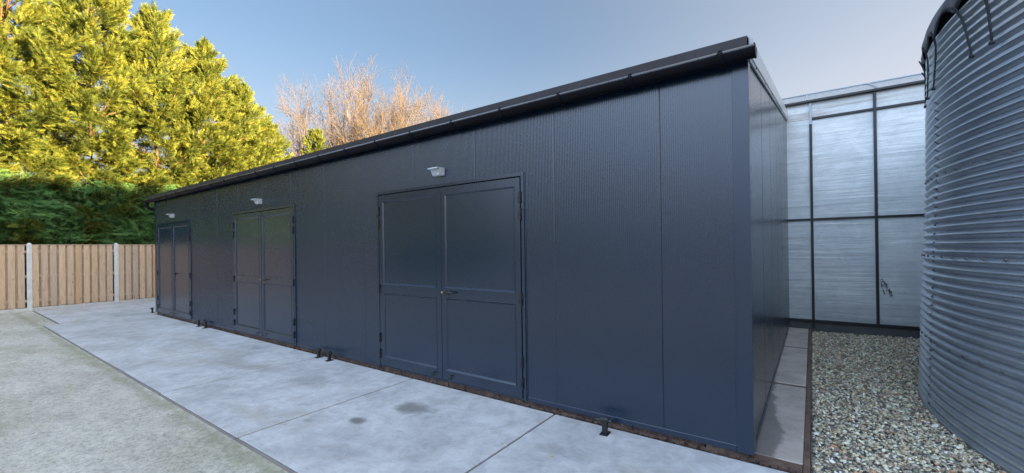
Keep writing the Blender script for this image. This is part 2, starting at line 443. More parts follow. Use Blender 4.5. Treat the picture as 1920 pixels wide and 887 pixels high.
# concrete slabs in front of the shed: 2 m plates
edges = [0.355, -1.672, -3.703, -5.737, -7.775, -9.81, -11.84, -13.88]
k = 0
def slab(x0, x1, y0, y1, label, mat='concrete', top=0.0, rim=True):
    s = MB().box(x0 + .011, x1 - .011, y0, y1, -.097, top).build('paving_slab', M[mat], None, False, .003, 2)
    tag(s, label, kind='structure')
    return s
for x_ in edges[1:-1] + [-15.885]:
    tag(MB().box(x_ - .0095, x_ + .0095, -1.93 if x_ > -13.9 else -1.67, -.01, -.096, -.014).build('slab_joint', M['joint']), 'dark dirt filled joint between two pale slabs', kind='structure')
nm = ['nearest pale slab at the bottom edge', 'pale slab with two dark damp spots', 'pale slab before the nearest double doors', 'pale slab left of the nearest doors',
      'pale slab before the middle double doors', 'pale slab between middle and far doors', 'pale slab before the far double doors']
for i in range(7):
    o = slab(edges[i+1], edges[i], -1.93 - .004 * (i % 3), -.006, nm[i] + ' of the front row')
for i, (a, b) in enumerate(((-15.88, -13.892), (-17.9, -15.89))):
    slab(a, b, -1.68, .33, ('pale slab beside the shed corner', 'pale slab against the fence')[i])
    slab(a, b, .345, 2.35, ('pale slab behind the shed corner', 'pale slab deep along the fence')[i])
# brown steel edging of the plates facing the yard
e = MB()
for i in range(7): e.box(edges[i+1] + .008, edges[i] - .008, -1.953, -1.939, -.094, -.004)
for a, b in ((-15.88, -13.892), (-17.9, -15.89)): e.box(a + .008, b - .008, -1.70, -1.684, -.094, -.004)
tag(e.build('slab_edging', M['edge']), 'brown steel edging along the front slabs', kind='structure')

# slab strip along the end wall
for y0, y1, l in ((.19, 2.15, 'nearest old slab with a dark wet patch along the end wall'), (2.24, 4.27, 'second old slab along the end wall'), (4.36, 6.12, 'farthest old slab along the end wall')):
    tag(MB().box(-.4, .297, y0, y1, -.097, .0).build('old_slab', M['oldslab'], None, False, .006), l, kind='structure')
MBx = MB().box(.300, .342, .075, 6.12, -.097, -.002).box(-.4, .297, .08, .187, -.097, -.006).box(-.4, .297, 2.154, 2.185, -.097, -.006).box(-.4, .297, 2.205, 2.236, -.097, -.008).box(-.4, .297, 4.274, 4.305, -.097, -.006).box(-.4, .297, 4.325, 4.356, -.097, -.008)
tag(MBx.build('slab_edging', M['rust'], None, False, .004), 'rusty rim of the old slabs by the gravel', kind='structure')

# ---- gravel
TC = (5.518, 2.222)
def tank_r(z): return float(np.interp(z, [0, 1.46, 2.3, 3.6], [4.235, 4.185, 4.150, 4.135]))
plane('gravel_bed', .345, 12, -3.19, 6.12, -.055, M['bed'])
def ico():
    t = (1 + 5 ** .5) / 2
    v = np.array([(-1, t, 0), (1, t, 0), (-1, -t, 0), (1, -t, 0), (0, -1, t), (0, 1, t), (0, -1, -t), (0, 1, -t), (t, 0, -1), (t, 0, 1), (-t, 0, -1), (-t, 0, 1)], float)
    f = np.array([(0, 11, 5), (0, 5, 1), (0, 1, 7), (0, 7, 10), (0, 10, 11), (1, 5, 9), (5, 11, 4), (11, 10, 2), (10, 7, 6), (7, 1, 8), (3, 9, 4), (3, 4, 2), (3, 2, 6), (3, 6, 8), (3, 8, 9), (4, 9, 5), (2, 4, 11), (6, 2, 10), (8, 6, 7), (9, 8, 1)])
    return v / np.linalg.norm(v[0]), f
def rot_rand(n):
    q = rng.normal(size=(n, 4)); q /= np.linalg.norm(q, axis=1)[:, None]
    a, b, c, d = q.T
    return np.stack([np.stack([1-2*(c*c+d*d), 2*(b*c-a*d), 2*(b*d+a*c)], -1), np.stack([2*(b*c+a*d), 1-2*(b*b+d*d), 2*(c*d-a*b)], -1), np.stack([2*(b*d-a*c), 2*(c*d+a*b), 1-2*(b*b+c*c)], -1)], 1)
def gravel():
    iv, fi = ico(); N = 60000
    x = rng.uniform(.36, 3.2, N); y = rng.uniform(-2.2, 6.12, N)
    ok = np.hypot(x - TC[0], y - TC[1]) > 4.24
    x, y = x[ok], y[ok]; n = len(x)
    s = rng.uniform(.007, .0145, n) * rng.choice([.7, 1, 1, 1.45], n)
    ax = np.stack([s * rng.uniform(1.0, 1.5, n), s * rng.uniform(.75, 1.1, n), s * rng.uniform(.45, .75, n)], 1)
    V = iv[None] * (1 + rng.uniform(-.16, .16, (n, 12, 1)))
    V = V * ax[:, None, :]
    th = rng.uniform(0, 2 * pi, n); ti = rng.normal(0, .35, n); tj = rng.normal(0, .35, n)
    cz, sz = np.cos(th), np.sin(th)
    X = V[..., 0] * cz[:, None] - V[..., 1] * sz[:, None]; Y = V[..., 0] * sz[:, None] + V[..., 1] * cz[:, None]; Z = V[..., 2]
    Z = Z + X * np.sin(ti)[:, None] + Y * np.sin(tj)[:, None]
    z0 = rng.uniform(-.045, -.018, n) + .012 * np.sin(x * 2.1 + 1) * np.sin(y * 1.7)
    P = np.stack([X + x[:, None], Y + y[:, None], Z + z0[:, None]], -1).reshape(-1, 3)
    Fc = (fi[None] + (np.arange(n) * 12)[:, None, None]).reshape(-1, 3)
    o = link('gravel', np_mesh('gravel', P, Fc), M['gravel'], None, True)
    tag(o, 'loose grey and white pebbles between shed and tank', kind='stuff')
gravel()

# ================================================================ SHED
SL = -13.713
def eave_shape():
    pass
shed = tag(empty('shed', (0, 0, 0)), 'long low anthracite metal shed with three pairs of double doors', 'shed')
ZB, ZT = .06, 3.05
DOORS = [(-4.364, -1.991), (-8.884, -6.515), (-13.512, -11.141)]
def wall_z(): return [(ZB, ZT)]
# ribbed front wall with joints each metre, cut out round the doors
def front_wall():
    P = .0172; A = .0014
    prof = [(0, 0), (.30, 0), (.46, 1), (.70, 1), (.86, 0)]
    xs = []; d = []
    x = SL
    cuts = sorted([c for D in DOORS for c in (D[0] + .01, D[1] - .01)])
    n = int((0 - SL) / P)
    for i in range(n + 1):
        for u, h in prof:
            xx = SL + (i + u) * P
            if xx < -.002: xs.append(xx); d.append(-A * h)
    xs.append(-.002); d.append(0)
    # joints at x = -.641 - k
    joints = [-.641 - k * 1.003 for k in range(14) if -.641 - k * 1.003 > SL + .05]
    xs = np.array(xs); d = np.array(d)
    for j in joints:
        keep = np.abs(xs - j) > .008
        xs, d = xs[keep], d[keep]
        xs = np.concatenate([xs, [j - .0075, j - .0035, j - .002, j + .002, j + .0035, j + .0075]]); d = np.concatenate([d, [0, 0, .006, .006, 0, 0]])
    for c in cuts:
        xs = np.concatenate([xs, [c]]); d = np.concatenate([d, [0]])
    o = np.argsort(xs, kind='stable'); xs, d = xs[o], d[o]
    me_v = []; me_f = []
    zlev = [ZB + .043, 2.345, ZT]
    for z in zlev:
        for a, b in zip(xs, d): me_v.append((a, b, z))
    m = len(xs)
    for i in range(m - 1):
        xm = (xs[i] + xs[i+1]) / 2
        for lv in range(2):
            if lv == 0 and any(D[0] + .0099 < xm < D[1] - .0099 for D in DOORS): continue
            a = lv * m + i
            me_f.append((a, a + 1, a + 1 + m, a + m))
    me = np_mesh('front_wall', me_v, me_f)
    return link('front_wall', me, M['wall'], shed)
front_wall()
# end wall: plain ribbed, following the roof slope
RS = .167
def roofz(y): return 3.0 + RS * y          # underside of the roof panel
def end_wall():
    b = MB(); n = 0
    ys = [.10]
    joints = [.10 + .94 + 1.003 * k for k in range(6)]
    pts = [(.10, 0)]
    for j in joints:
        if j < 6.0: pts += [(j - .005, 0), (j - .002, -.006), (j + .002, -.006), (j + .005, 0)]
    pts += [(6.15, 0)]
    # shallow pans between joints
    full = []
    for (a, da), (c, dc) in zip(pts[:-1], pts[1:]):
        full.append((a, da))
        if c - a > .5:
            for q in np.linspace(a, c, 60)[1:-1]: full.append((q, .0))
    full.append(pts[-1])
    v = [(-.003 + d, y, ZB + .043) for y, d in full] + [(-.003 + d, y, roofz(y) + .02) for y, d in full]
    m = len(full); f = [(i, i + 1, m + i + 1, m + i) for i in range(m - 1)]
    me = np_mesh('side_wall', v, f); return link('side_wall', me, M['wall'], shed)
end_wall()
# far end and back closing walls
bw = MB().box(SL - .02, SL, 0.0, 6.12, ZB, 3.0).box(SL, -.12, 6.06, 6.12, ZB, 3.95)
bw.build('back_wall', M['wall'], shed)
# corner trims
MB().prism([(-.104, -.006), (.006, -.006), (.006, .104), (.0005, .104), (.0005, -.0006), (-.104, -.0006)], 'z', ZB - .002, 2.985).build('corner_trim', M['trim'], shed, False, .0022, 3)
MB().prism([(SL - .023, -.0035), (SL + .10, -.0035), (SL + .10, -.0008), (SL - .0205, -.0008), (SL - .0205, .1), (SL - .023, .1)], 'z', ZB - .002, 2.985).build('corner_trim', M['trim'], shed, False, .002)
# base trims between the doors
xs = [SL + .1, DOORS[2][0], DOORS[2][1], DOORS[1][0], DOORS[1][1], DOORS[0][0], DOORS[0][1], -.104]
for a, b in zip(xs[0::2], xs[1::2]):
    if b - a > .02: MB().prism([(-.0045, ZB), (-.0045, ZB + .043), (-.0005, ZB + .047), (.02, ZB + .047), (.02, ZB)], 'x', a + .002, b - .002).build('base_trim', M['trim'], shed, False, .0012)
MB().prism([(.0045, ZB), (.0045, ZB + .043), (.0005, ZB + .047), (-.02, ZB + .047), (-.02, ZB)], 'y', .106, 6.12).build('base_trim', M['trim'], shed)
# plinth of rough brown masonry
def plinth():
    b = MB(); x = SL + .02; rr = random.Random(3)
    while x < -.03:
        l = min(rr.uniform(.16, .34), -.02 - x)
        top = rr.uniform(.050, .0585); fr = rr.uniform(.0, .02)
        b.box(x, x + l - rr.uniform(.004, .012), fr + .012, .14, -.02, top); x += l
    # ragged mortar crumbs
    iv, fi = ico()
    for i in range(420):
        xx = rr.uniform(SL, .2) if rr.random() < .5 else rr.uniform(-2.5, .25); n = len(b.v); s = rr.uniform(.008, .028)
        for q in iv: b.v.append((xx + q[0] * s * rr.uniform(.8, 1.6), rr.uniform(.012, .022) + q[1] * s * .6, rr.uniform(.0, .02) + q[2] * s * .8))
        b.f += [tuple(int(t) + n for t in q) for q in fi]
    b.build('plinth', M['rubble'], shed)
plinth()
# roof: sloping panel with an overhang left, and verge trim right
rf = MB().prism([(-.035, roofz(-.035) + .005), (-.035, roofz(-.035) + .118), (6.13, roofz(6.13) + .118), (6.13, roofz(6.13) + .005)], 'x', -14.12, -.012)
rf.build('roof', M['roofm'], shed, False, .003)
MB().prism([(-.043, roofz(-.04) - .004), (-.036, roofz(-.04) - .004), (-.036, roofz(-.036) + .128), (.1, roofz(.1) + .128), (.1, roofz(.1) + .122), (-.043, roofz(-.043) + .122)], 'x', -14.125, .004).build('eave_trim', M['roofm'], shed, False, .0015)
vt = MB().prism([(.03, roofz(.03) - .012), (.03, roofz(.03) + .140), (6.13, roofz(6.13) + .140), (6.13, roofz(6.13) - .012)], 'x', .006, .022)
vt.build('verge_trim', M['verge'], shed, False, .003)
MB().prism([(.03, roofz(.03) - .05), (.03, roofz(.03) - .0125), (6.13, roofz(6.13) - .0125), (6.13, roofz(6.13) - .05)], 'x', .0015, .016).build('verge_flashing', M['trim'], shed, False, .002)
# fixing screws in the verge
for i in range(7):
    yv = .45 + i * .85
    MB().tube([(.016, yv, roofz(yv) - .03), (.021, yv, roofz(yv) - .03)], .007, 6).build('screw', M['black'], shed)
# gutter
GY, GZ, GR = -.092, 2.992, .066
def half(r0, r1, a0=180, a1=360, n=18):
    o = [(GY + r0 * cos(R_(a)), GZ + r0 * sin(R_(a))) for a in np.linspace(a0, a1, n)]
    i = [(GY + r1 * cos(R_(a)), GZ + r1 * sin(R_(a))) for a in np.linspace(a1, a0, n)]
    return o + i
g = MB().prism(half(GR, GR - .003), 'x', -14.06, .062)
gut = g.build('gutter', M['gutter'], shed); autosmooth(gut, 50)
MB().tube([(-14.06, GY - GR + .004, GZ), (.062, GY - GR + .004, GZ)], .0105, 12).build('rolled_edge', M['lip'], gut, True)
for xe in (.058, -14.066):
    MB().prism([(GY + (GR + .004) * cos(R_(a)), GZ + (GR + .004) * sin(R_(a))) for a in np.linspace(180, 360, 20)] + [(GY + GR + .004, GZ + .02), (GY - GR - .004, GZ + .014)], 'x', xe, xe + .008).build('end_cap', M['gutter'], gut, False, .0015)
for x in [-.155 - .672 * i for i in range(21)]:
    MB().prism(half(GR + .0085, GR + .0005, 178, 345), 'x', x - .017, x + .017).box(x - .014, x + .014, GY - GR - .008, GY - GR + .016, GZ + .0115, GZ + .017).prism([(GY - GR + .01, GZ + .013), (GY - GR + .01, GZ + .016), (-.037, GZ + .03), (-.037, GZ + .026)], 'x', x - .012, x + .012).build('bracket', M['gutter'], gut, False, .0008)
# downpipe with elbow at the far corner
pts = [(-13.99, GY, GZ - GR + .01), (-13.99, GY, 2.86)] + [(-13.99 + .16 * (1 - cos(R_(a))) * .55, GY + .3 * (1 - cos(R_(a))), 2.86 - .13 * sin(R_(a))) for a in range(15, 91, 15)] + [(-13.83, .26, 2.69), (-13.79, .30, 2.60), (-13.79, .30, .1)]
dp = MB().tube(pts, .042, 16).build('downpipe', M['gutter'], shed); autosmooth(dp, 40)
MB().tube([(-13.99, GY, 2.925), (-13.99, GY, 2.885)], .047, 16).build('pipe_collar', M['gutter'], dp, True)

# ---- doors
def leaf(x0, x1, midrail, hinge_left):
    """one steel door leaf between x0 and x1"""
    z0, z1 = .084, 2.318
    st, fy, py = .072, -.017, -.0055
    b = MB().box(x0, x1, -.005, .035, z0, z1)
    # stiles and rails proud of the sheet
    zr = [(z0, .195), (2.235, z1)] + ([(1.035, 1.145)] if midrail else [])
    b.box(x0, x0 + st, fy, -.0053, z0, z1).box(x1 - st, x1, fy, -.0053, z0, z1)
    for a, c in zr: b.box(x0 + st + .0004, x1 - st - .0004, fy + .0006, -.0053, a, c)
    o = b.build('door', M['door'], shed, False, .0014)
    # raised beads framing each field
    fields = [(.195, 1.035), (1.145, 2.235)] if midrail else [(.195, 2.235)]
    bd = MB()
    for a, c in fields:
        X0, X1 = x0 + st, x1 - st; q = .012
        bd.prism([(fy - .004, a - .004), (fy - .004, a + .003), (-.005, a + .022), (-.005, a - .004)], 'x', X0 - .004, X1 + .004)
        bd.prism([(fy - .004, c + .004), (fy - .004, c - .003), (-.005, c - .020), (-.005, c + .004)], 'x', X0 - .004, X1 + .004)
        bd.prism([(X0 - .004, fy - .0035), (X0 + .004, fy - .0035), (X0 + .018, -.0052), (X0 - .004, -.0052)], 'z', a + .002, c - .002)
        bd.prism([(X1 + .004, fy - .0035), (X1 - .004, fy - .0035), (X1 - .018, -.0052), (X1 + .004, -.0052)], 'z', a + .002, c - .002)
    bd.build('bead', M['door'], o, False, .001)
    xh = x0 - .005 if hinge_left else x1 + .005
    for z in (2.115, 1.945, 1.085, .445, .235):
        h = MB().tube([(xh, -.027, z - .058), (xh, -.027, z - .003)], .0115, 10).tube([(xh, -.027, z + .003), (xh, -.027, z + .058)], .0115, 10)
        s = 1 if hinge_left else -1
        a, c = sorted((xh, xh + s * .028)); h.box(a, c, -.022, -.0145, z - .055, z + .002)
        a, c = sorted((xh, xh - s * .020)); h.box(a, c, -.022, -.0145, z + .004, z + .055)
        h.build('hinge', M['black'], o)
    # small hook near the meeting stile
    xk = x1 - .115 if hinge_left else x0 + .15
    MB().box(xk - .011, xk + .011, -.019, -.0145, .105, .165).tube([(xk, -.019, .15), (xk, -.05, .15), (xk + .004, -.06, .135), (xk, -.055, .115)], .0055, 6).box(xk - .055, xk, -.024, -.0165, .107, .115).build('hook', M['black'], o)
    return o
for i, (a, b) in enumerate(DOORS):
    # frame, proud of the wall
    zt, fw = 2.367, .042
    f = MB()
    f.prism([(-.014, 0), (-.014, fw - .005), (-.004, fw), (.03, fw), (.03, 0)][:0] or [(a, -.016), (a + fw - .006, -.016), (a + fw - .006, .03), (a, .03)], 'z', ZB + .0, zt)
    f.prism([(b - fw + .006, -.016), (b, -.016), (b, .03), (b - fw + .006, .03)], 'z', ZB + .0, zt)
    f.box(a + fw - .0055, b - fw + .0055, -.0155, .03, zt - fw + .006, zt)
    f.box(a + fw, b - fw, -.001, .03, ZB, ZB + .014)
    f.build('door_frame', M['door'], shed, False, .002)
    MB().box(a + fw, b - fw, .040, .05, ZB + .02, zt - fw).build('door_backing', M['black'], shed)
    mid = (a + b) / 2 - .002
    L = leaf(a + fw + .007, mid - .005, i < 2, True)
    Rr = leaf(mid + .005, b - fw - .007, i < 2, False)
    MB().box(mid - .024, mid + .010, -.0215, -.0176, .09, 2.315).build('cover_strip', M['door'], L, False, .0012)
    hx = mid + .125
    hd = MB().tube([(hx, -.0145, 1.1), (hx, -.022, 1.1)], .026, 16).tube([(hx, -.02, 1.103), (hx, -.058, 1.103)], .0095, 10)
    hd.tube([(hx - .055, -.058, 1.103), (hx, -.058, 1.103), (hx + .105, -.056, 1.103), (hx + .112, -.045, 1.103)], .0095, 10)
    h = hd.build('handle', M['black'], Rr, True)
    MB().tube([(hx - .066, -.058, 1.103), (hx - .050, -.058, 1.103)], .0125, 10).build('handle_tip', M['brass' if i < 2 else 'black'], Rr)
    MB().tube([(hx, -.0145, 1.04), (hx, -.0205, 1.04)], .016, 12).build('keyhole_plate', M['black'], Rr)

# ---- wall lamps
def lamp(x, label):
    t = tag(empty('wall_lamp', (x, -.0015, 2.455)), label, 'wall lamp', 'wall lamps above the double doors')
    w_ = .076
    MB().prism([(0, 0), (0, .088), (-.012, .092), (-.085, .084), (-.085, .072), (-.05, .012), (-.035, 0)], 'x', -w_, w_).build('housing', M['alu'], t, False, .002)
    MB().prism([(-.012, .0935), (-.122, .0845), (-.124, .0725), (-.120, .0710), (-.0865, .0735), (-.0865, .0845), (-.012, .0915)], 'x', -w_ - .002, w_ + .002).build('lamp_head', M['alu'], t, False, .0015)
    MB().prism([(-.117, .0708), (-.117, .068), (-.09, .0703), (-.09, .0730)], 'x', -w_ + .012, w_ - .012).build('lens', M['lens'], t)
    MB().tube([(.030, -.048, .022), (.030, -.060, .014), (.030, -.066, .008)], [.014, .012, .004], 12).build('sensor', M['lens'], t, True)
    MB().tube([(.056, -.050, .026), (.056, -.058, .022)], .006, 10).build('switch', M['black'], t)
    return t
lamp(-3.182, 'silver wall lamp above the nearest and largest double doors')
lamp(-7.735, 'silver wall lamp above the middle pair of double doors')
lamp(-12.29, 'small looking silver wall lamp above the farthest double doors at the shed corner')

# ---- door holdbacks on the slabs
def holdback(x, y, rz, label):
    t = tag(empty('door_holder', (x, y, 0), rz), label, 'door holder', 'black door holders on the concrete')
    MB().box(-.036, .036, -.05, .05, .0005, .006).build('base_plate', M['black'], t, False, .001)
    MB().box(-.021, .021, -.017, .017, .006, .108).build('post', M['black'], t, False, .002)
    MB().tube([(-.033, 0, .122), (.033, 0, .122)], .022, 12).box(-.022, .022, -.020, .020, .100, .125).build('latch_head', M['black'], t, False, .002)
    MB().tube([(-.115, 0, .106), (-.03, 0, .114), (.0, 0, .116), (.062, 0, .116)], [.012, .015, .015, .014], 8).box(-.125, -.085, -.018, .018, .094, .114).build('lever', M['black'], t)
    for sx in (-.026, .026):
        for sy in (-.036, .036):
            MB().tube([(sx, sy, .006), (sx, sy, .011)], .006, 6).build('bolt', M['black'], t)
    return t
holdback(-1.10, -.135, .05, 'black steel door holder standing alone nearest the right corner of the shed')
holdback(-5.40, -.10, 0, 'black door holder just left of the nearest double doors, right one of the near pair')
holdback(-5.71, -.085, 0, 'black door holder left one of the pair between nearest and middle doors')
holdback(-10.135, -.075, 0, 'black door holder left of the middle doors, right one of the far pair')
holdback(-10.50, -.08, 0, 'black door holder right of the farthest doors, left one of the far pair')
holdback(-14.14, .03, 0, 'farthest black door holder standing past the left corner of the shed')

# ================================================================ FENCE
fence = tag(empty('wooden_fence', (-18.1, 0, 0)), 'pale timber plank fence between white concrete posts', 'fence')
FX = 0.0
post_y = [-9.15, -7.30, -5.45, -3.60, -1.745, .095, 1.94, 3.79, 5.64, 7.49]
def fpost(y):
    h = 1.93; w2 = .052
    b = MB(); n = 0
    b.box(FX - w2, FX + w2, y - w2, y + w2, -.3, h - .03)
    b.v += [(FX - w2, y - w2, h - .03), (FX + w2, y - w2, h - .03), (FX + w2, y + w2, h - .03), (FX - w2, y + w2, h - .03),
            (FX - .02, y - .02, h + .02), (FX + .02, y - .02, h + .02), (FX + .02, y + .02, h + .02), (FX - .02, y + .02, h + .02)]
    b.f += [(8, 9, 13, 12), (9, 10, 14, 13), (10, 11, 15, 14), (11, 8, 12, 15), (12, 13, 14, 15)]
    b.build('post', M['post'], fence, False, .006)
for y in post_y: fpost(y)
rr = random.Random(9)
for a, b in zip(post_y[:-1], post_y[1:]):
    y0, y1 = a + .049, b - .049
    z0, z1 = .085, 1.875
    bm_ = MB(); n = 10; pitch = (y1 - y0) / n; bwid = pitch * .735
    for i in range(n):
        ya = y0 + i * pitch + rr.uniform(-.003, .003) + .004
        bm_.box(FX + .016 + rr.uniform(0, .003), FX + .034, ya, ya + bwid, z0 + rr.uniform(0, .006), z1)
    for i in range(n - 1):
        ya = y0 + (i + 1) * pitch - pitch * .5 + bwid * .38 - .02
        bm_.box(FX - .034, FX - .016, ya - .01, ya + bwid - .02, z0 + rr.uniform(0, .008), z1)
    p = bm_.build('fence_panel', M['wood'], fence, False, .003)
    for z in (.24, .95, 1.66):
        MB().box(FX - .0155, FX + .0155, y0, y1, z, z + .07).build('rail', M['wood'], p)
    MB().prism([(FX - .042, z1 + .002), (FX + .042, z1 + .002), (FX + .046, z1 + .018), (FX, z1 + .026), (FX - .046, z1 + .018)], 'y', y0, y1).build('cap', M['wood'], p)
    MB().box(FX - .022, FX + .022, y0 - .01, y1 + .01, -.2, .079).build('gravel_board', M['post'], fence, False, .004)

# ================================================================ GREENHOUSE
GY0 = 6.165
gh = tag(empty('greenhouse', (0, GY0, 0)), 'tall glass greenhouse with milky panes and black glazing bars', 'greenhouse')
mull = [.378 + .926 * k for k in range(-5, 9)]
bars = [.155, 2.068, 3.967, 4.285]
GX0, GX1 = mull[0], mull[-1]
MB().box(GX0, GX1, .01, .16, -.2, .135).build('concrete_base', M['rubble'] if 0 else M['darkbase'], gh, False, .006)
for i, (a, b) in enumerate(zip(mull[:-1], mull[1:])):
    for z0, z1 in zip(bars[:-1], bars[1:]):
        # a slightly bowed sheet, uneven
        nx, nz = 12, 24; rx = np.linspace(a + .004, b - .004, nx); rz = np.linspace(z0 + .01, z1 - .01, nz)
        X, Z = np.meshgrid(rx, rz)
        ph = rng.uniform(0, 6.28, 3)
        Yb = .012 + .010 * np.sin((Z - z0) / (z1 - z0) * pi) * np.sin((X - a) / (b - a) * pi) * rng.uniform(-1, 1) + .003 * np.sin(Z * 7 + ph[0] + X * .7) + .0015 * np.sin(Z * 23 + ph[1])
        V = np.stack([X, Yb, Z], -1).reshape(-1, 3)
        V2 = V + np.array([0, .006, 0]); n0 = len(V)
        idx = np.arange(nx * nz).reshape(nz, nx)
        q = np.stack([idx[:-1, :-1], idx[:-1, 1:], idx[1:, 1:], idx[1:, :-1]], -1).reshape(-1, 4)
        link('pane', np_mesh('pane', np.concatenate([V, V2]), np.concatenate([q, q[:, ::-1] + n0])), M['pane_top' if z0 > 3.9 else 'pane'], gh, True)
for i, x in enumerate(mull):
    short = (i == 5)
    top = 3.86 if short else bars[-1]
    MB().box(x - .021, x + .021, -.028, .05, .02 if short else .136, top).build('glazing_bar', M['bar'], gh, False, .003)
MB().box(mull[5] - .018, mull[5] + .018, -.024, .046, 3.862, 4.262).build('glazing_bar', M['verge'], gh, False, .003)
for z, h, x0 in ((bars[0], .024, GX0), (bars[1], .018, GX0), (bars[2], .020, mull[5] + .02)):
    MB().box(x0, GX1, -.020, .044, z - h, z + h).build('rail', M['bar'], gh, False, .003)
MB().prism([(-.06, 4.272), (-.06, 4.312), (.02, 4.312), (.02, 4.272)], 'x', GX0, GX1).build('gutter', M['bar'], gh, False, .004)
# roof slopes with white glass and rafters
MB().prism([(.0, 4.325), (1.5, 4.865), (1.5, 4.860), (.0, 4.320)], 'x', GX0, GX1).prism([(1.505, 4.865), (3.0, 4.325), (3.0, 4.320), (1.505, 4.860)], 'x', GX0, GX1).build('roof_glass', M['roofglass'], gh)
MB().box(GX0, GX1, 1.485, 1.52, 4.868, 4.892).build('ridge', M['verge'], gh, False, .004)
for x in [1.35 + 1.03 * k for k in range(-5, 8)]:
    MB().prism([(.0, 4.327), (1.484, 4.867), (1.484, 4.880), (.0, 4.345)], 'x', x - .012, x + .012).build('rafter', M['verge'], gh)
MB().box(GX0, GX1, 2.98, 3.04, -.1, 4.3).build('back_wall', M['roofglass'], gh)
MB().box(GX0 - .03, GX0 - .005, .02, 3.0, -.1, 4.32).box(GX1 + .005, GX1 + .03, .02, 3.0, -.1, 4.32).build('side_wall', M['pane'], gh)

# a withered sprig on the pane
def sprig():
    b = MB(); r2 = random.Random(4)
    t = tag(empty('vine_sprig', (1.34, GY0 - .03, .95)), 'dark withered vine sprig hanging on the greenhouse pane', 'plant')
    st = MB().tube([(-.01, 0, .02), (.03, -.005, .0), (.07, -.006, -.06), (.10, -.004, -.17), (.15, 0, -.27)], .003, 5).tube([(.0, 0, .0), (.02, 0, -.12), (.05, 0, -.22)], .0025, 5)
    st.build('stem', M['bare'], t)
    for i in range(46):
        u = r2.random()
        if r2.random() < .7: x, z = .03 + .12 * u, .01 - .27 * u ** 1.1
        else: x, z = .05 * u, -.22 * u
        x += r2.gauss(0, .012); z += r2.gauss(0, .014); s = r2.uniform(.008, .018); a = r2.uniform(0, 6.28); n = len(b.v); y = r2.uniform(-.012, .006)
        for k2 in range(4): b.v.append((x + cos(a + k2 * pi / 2) * s * (1 if k2 % 2 else .5), y + r2.uniform(-.004, .004), z + sin(a + k2 * pi / 2) * s * (1 if k2 % 2 else .5)))
        b.f.append((n, n + 1, n + 2, n + 3))
    b.build('foliage', foliage('sprig_leaf', (.012, .018, .008), (.02, .03, .012), (.03, .035, .015), .1), t)
sprig()

# ================================================================ TANK
tank = tag(empty('water_tank', (TC[0], TC[1], 0)), 'round corrugated galvanised steel tank on the gravel', 'tank')
PIT = .076
SEAMS = [.674, 1.475, 2.243, 3.02]
def tank_ring(z0, z1, off):
    n = max(2, int((z1 - z0) / PIT * 10)); zs = np.linspace(z0, z1, n + 1); NA = 240
    th = np.linspace(0, 2 * pi, NA, endpoint=False)
    r = np.array([tank_r(z) for z in zs]) + off + .0165 * np.cos(2 * pi * (zs - SEAMS[1]) / PIT + pi)
    V = np.stack([np.outer(r, np.cos(th)), np.outer(r, np.sin(th)), np.repeat(zs[:, None], NA, 1)], -1).reshape(-1, 3)
    idx = np.arange(len(zs) * NA).reshape(len(zs), NA); nx_ = np.roll(idx, -1, 1)
    q = np.stack([idx[:-1], nx_[:-1], nx_[1:], idx[1:]], -1).reshape(-1, 4)
    return link('tank_wall', np_mesh('tank_wall', V, q), M['galv'], tank, True)
lv = [-.09] + SEAMS + [3.60]
for i in range(5): tank_ring(lv[i] - (.02 if i else 0), lv[i+1], .0035 * (i % 2))
# overlapping vertical seams: a narrow plate edge
def vseam(th, z0, z1):
    n = int((z1 - z0) / PIT * 10); zs = np.linspace(z0, z1, n)
    V = []
    for dth, o in ((-.010, .0066), (.0, .0068), (.0004, .0030)):
        for z in zs:
            r = tank_r(z) + o + .0165 * cos(2 * pi * (z - SEAMS[1]) / PIT + pi)
            V.append((r * cos(th + dth), r * sin(th + dth), z))
    q = []
    for k2 in range(2):
        for i in range(n - 1): q.append((k2*n+i, k2*n+i+1, (k2+1)*n+i+1, (k2+1)*n+i))
    link('seam_strip', np_mesh('seam_strip', V, q), M['galv'], tank, True)
M['bolt'] = paint('bolt_zinc', (.10, .10, .10), .55, .4)
def bolt_mesh():
    b = MB().tube([(0, 0, -.004), (0, 0, .003)], .013, 12).tube([(0, 0, .003), (0, 0, .011)], [.0095, .008], 6)
    me = bpy.data.meshes.new('bolt'); me.from_pydata(b.v, [], b.f); me.materials.append(M['bolt']); return me
bme = bolt_mesh()
def add_bolt(th, z, o=.0):
    r = tank_r(z) + .014 + o
    ob = bpy.data.objects.new('bolt', bme); COL.objects.link(ob); ob.parent = tank
    d = Vector((cos(th), sin(th), 0)); ob.rotation_euler = d.to_track_quat('Z', 'Y').to_euler(); ob.location = (r * d.x, r * d.y, z)
th_of = lambda y: pi - math.asin((y - TC[1]) / 4.2)
S1, S2 = th_of(2.12), th_of(.66)
for a, b_ in ((-.05, .66), (.69, 1.46), (1.49, 2.23), (2.26, 3.0)): vseam(S1, a, b_)
vseam(S2, -.05, .66)
for z in SEAMS[:3]:
    for i in range(9): add_bolt(pi - (-.30 + .0525 * i), z - .012 + .004)
for i in range(26):
    z = .05 + .076 * i * 1.13
    if z < 3.0: add_bolt(S1 + .008, z, -.004)
for i in range(8): add_bolt(S2 + .008, .06 + .078 * i, -.002)

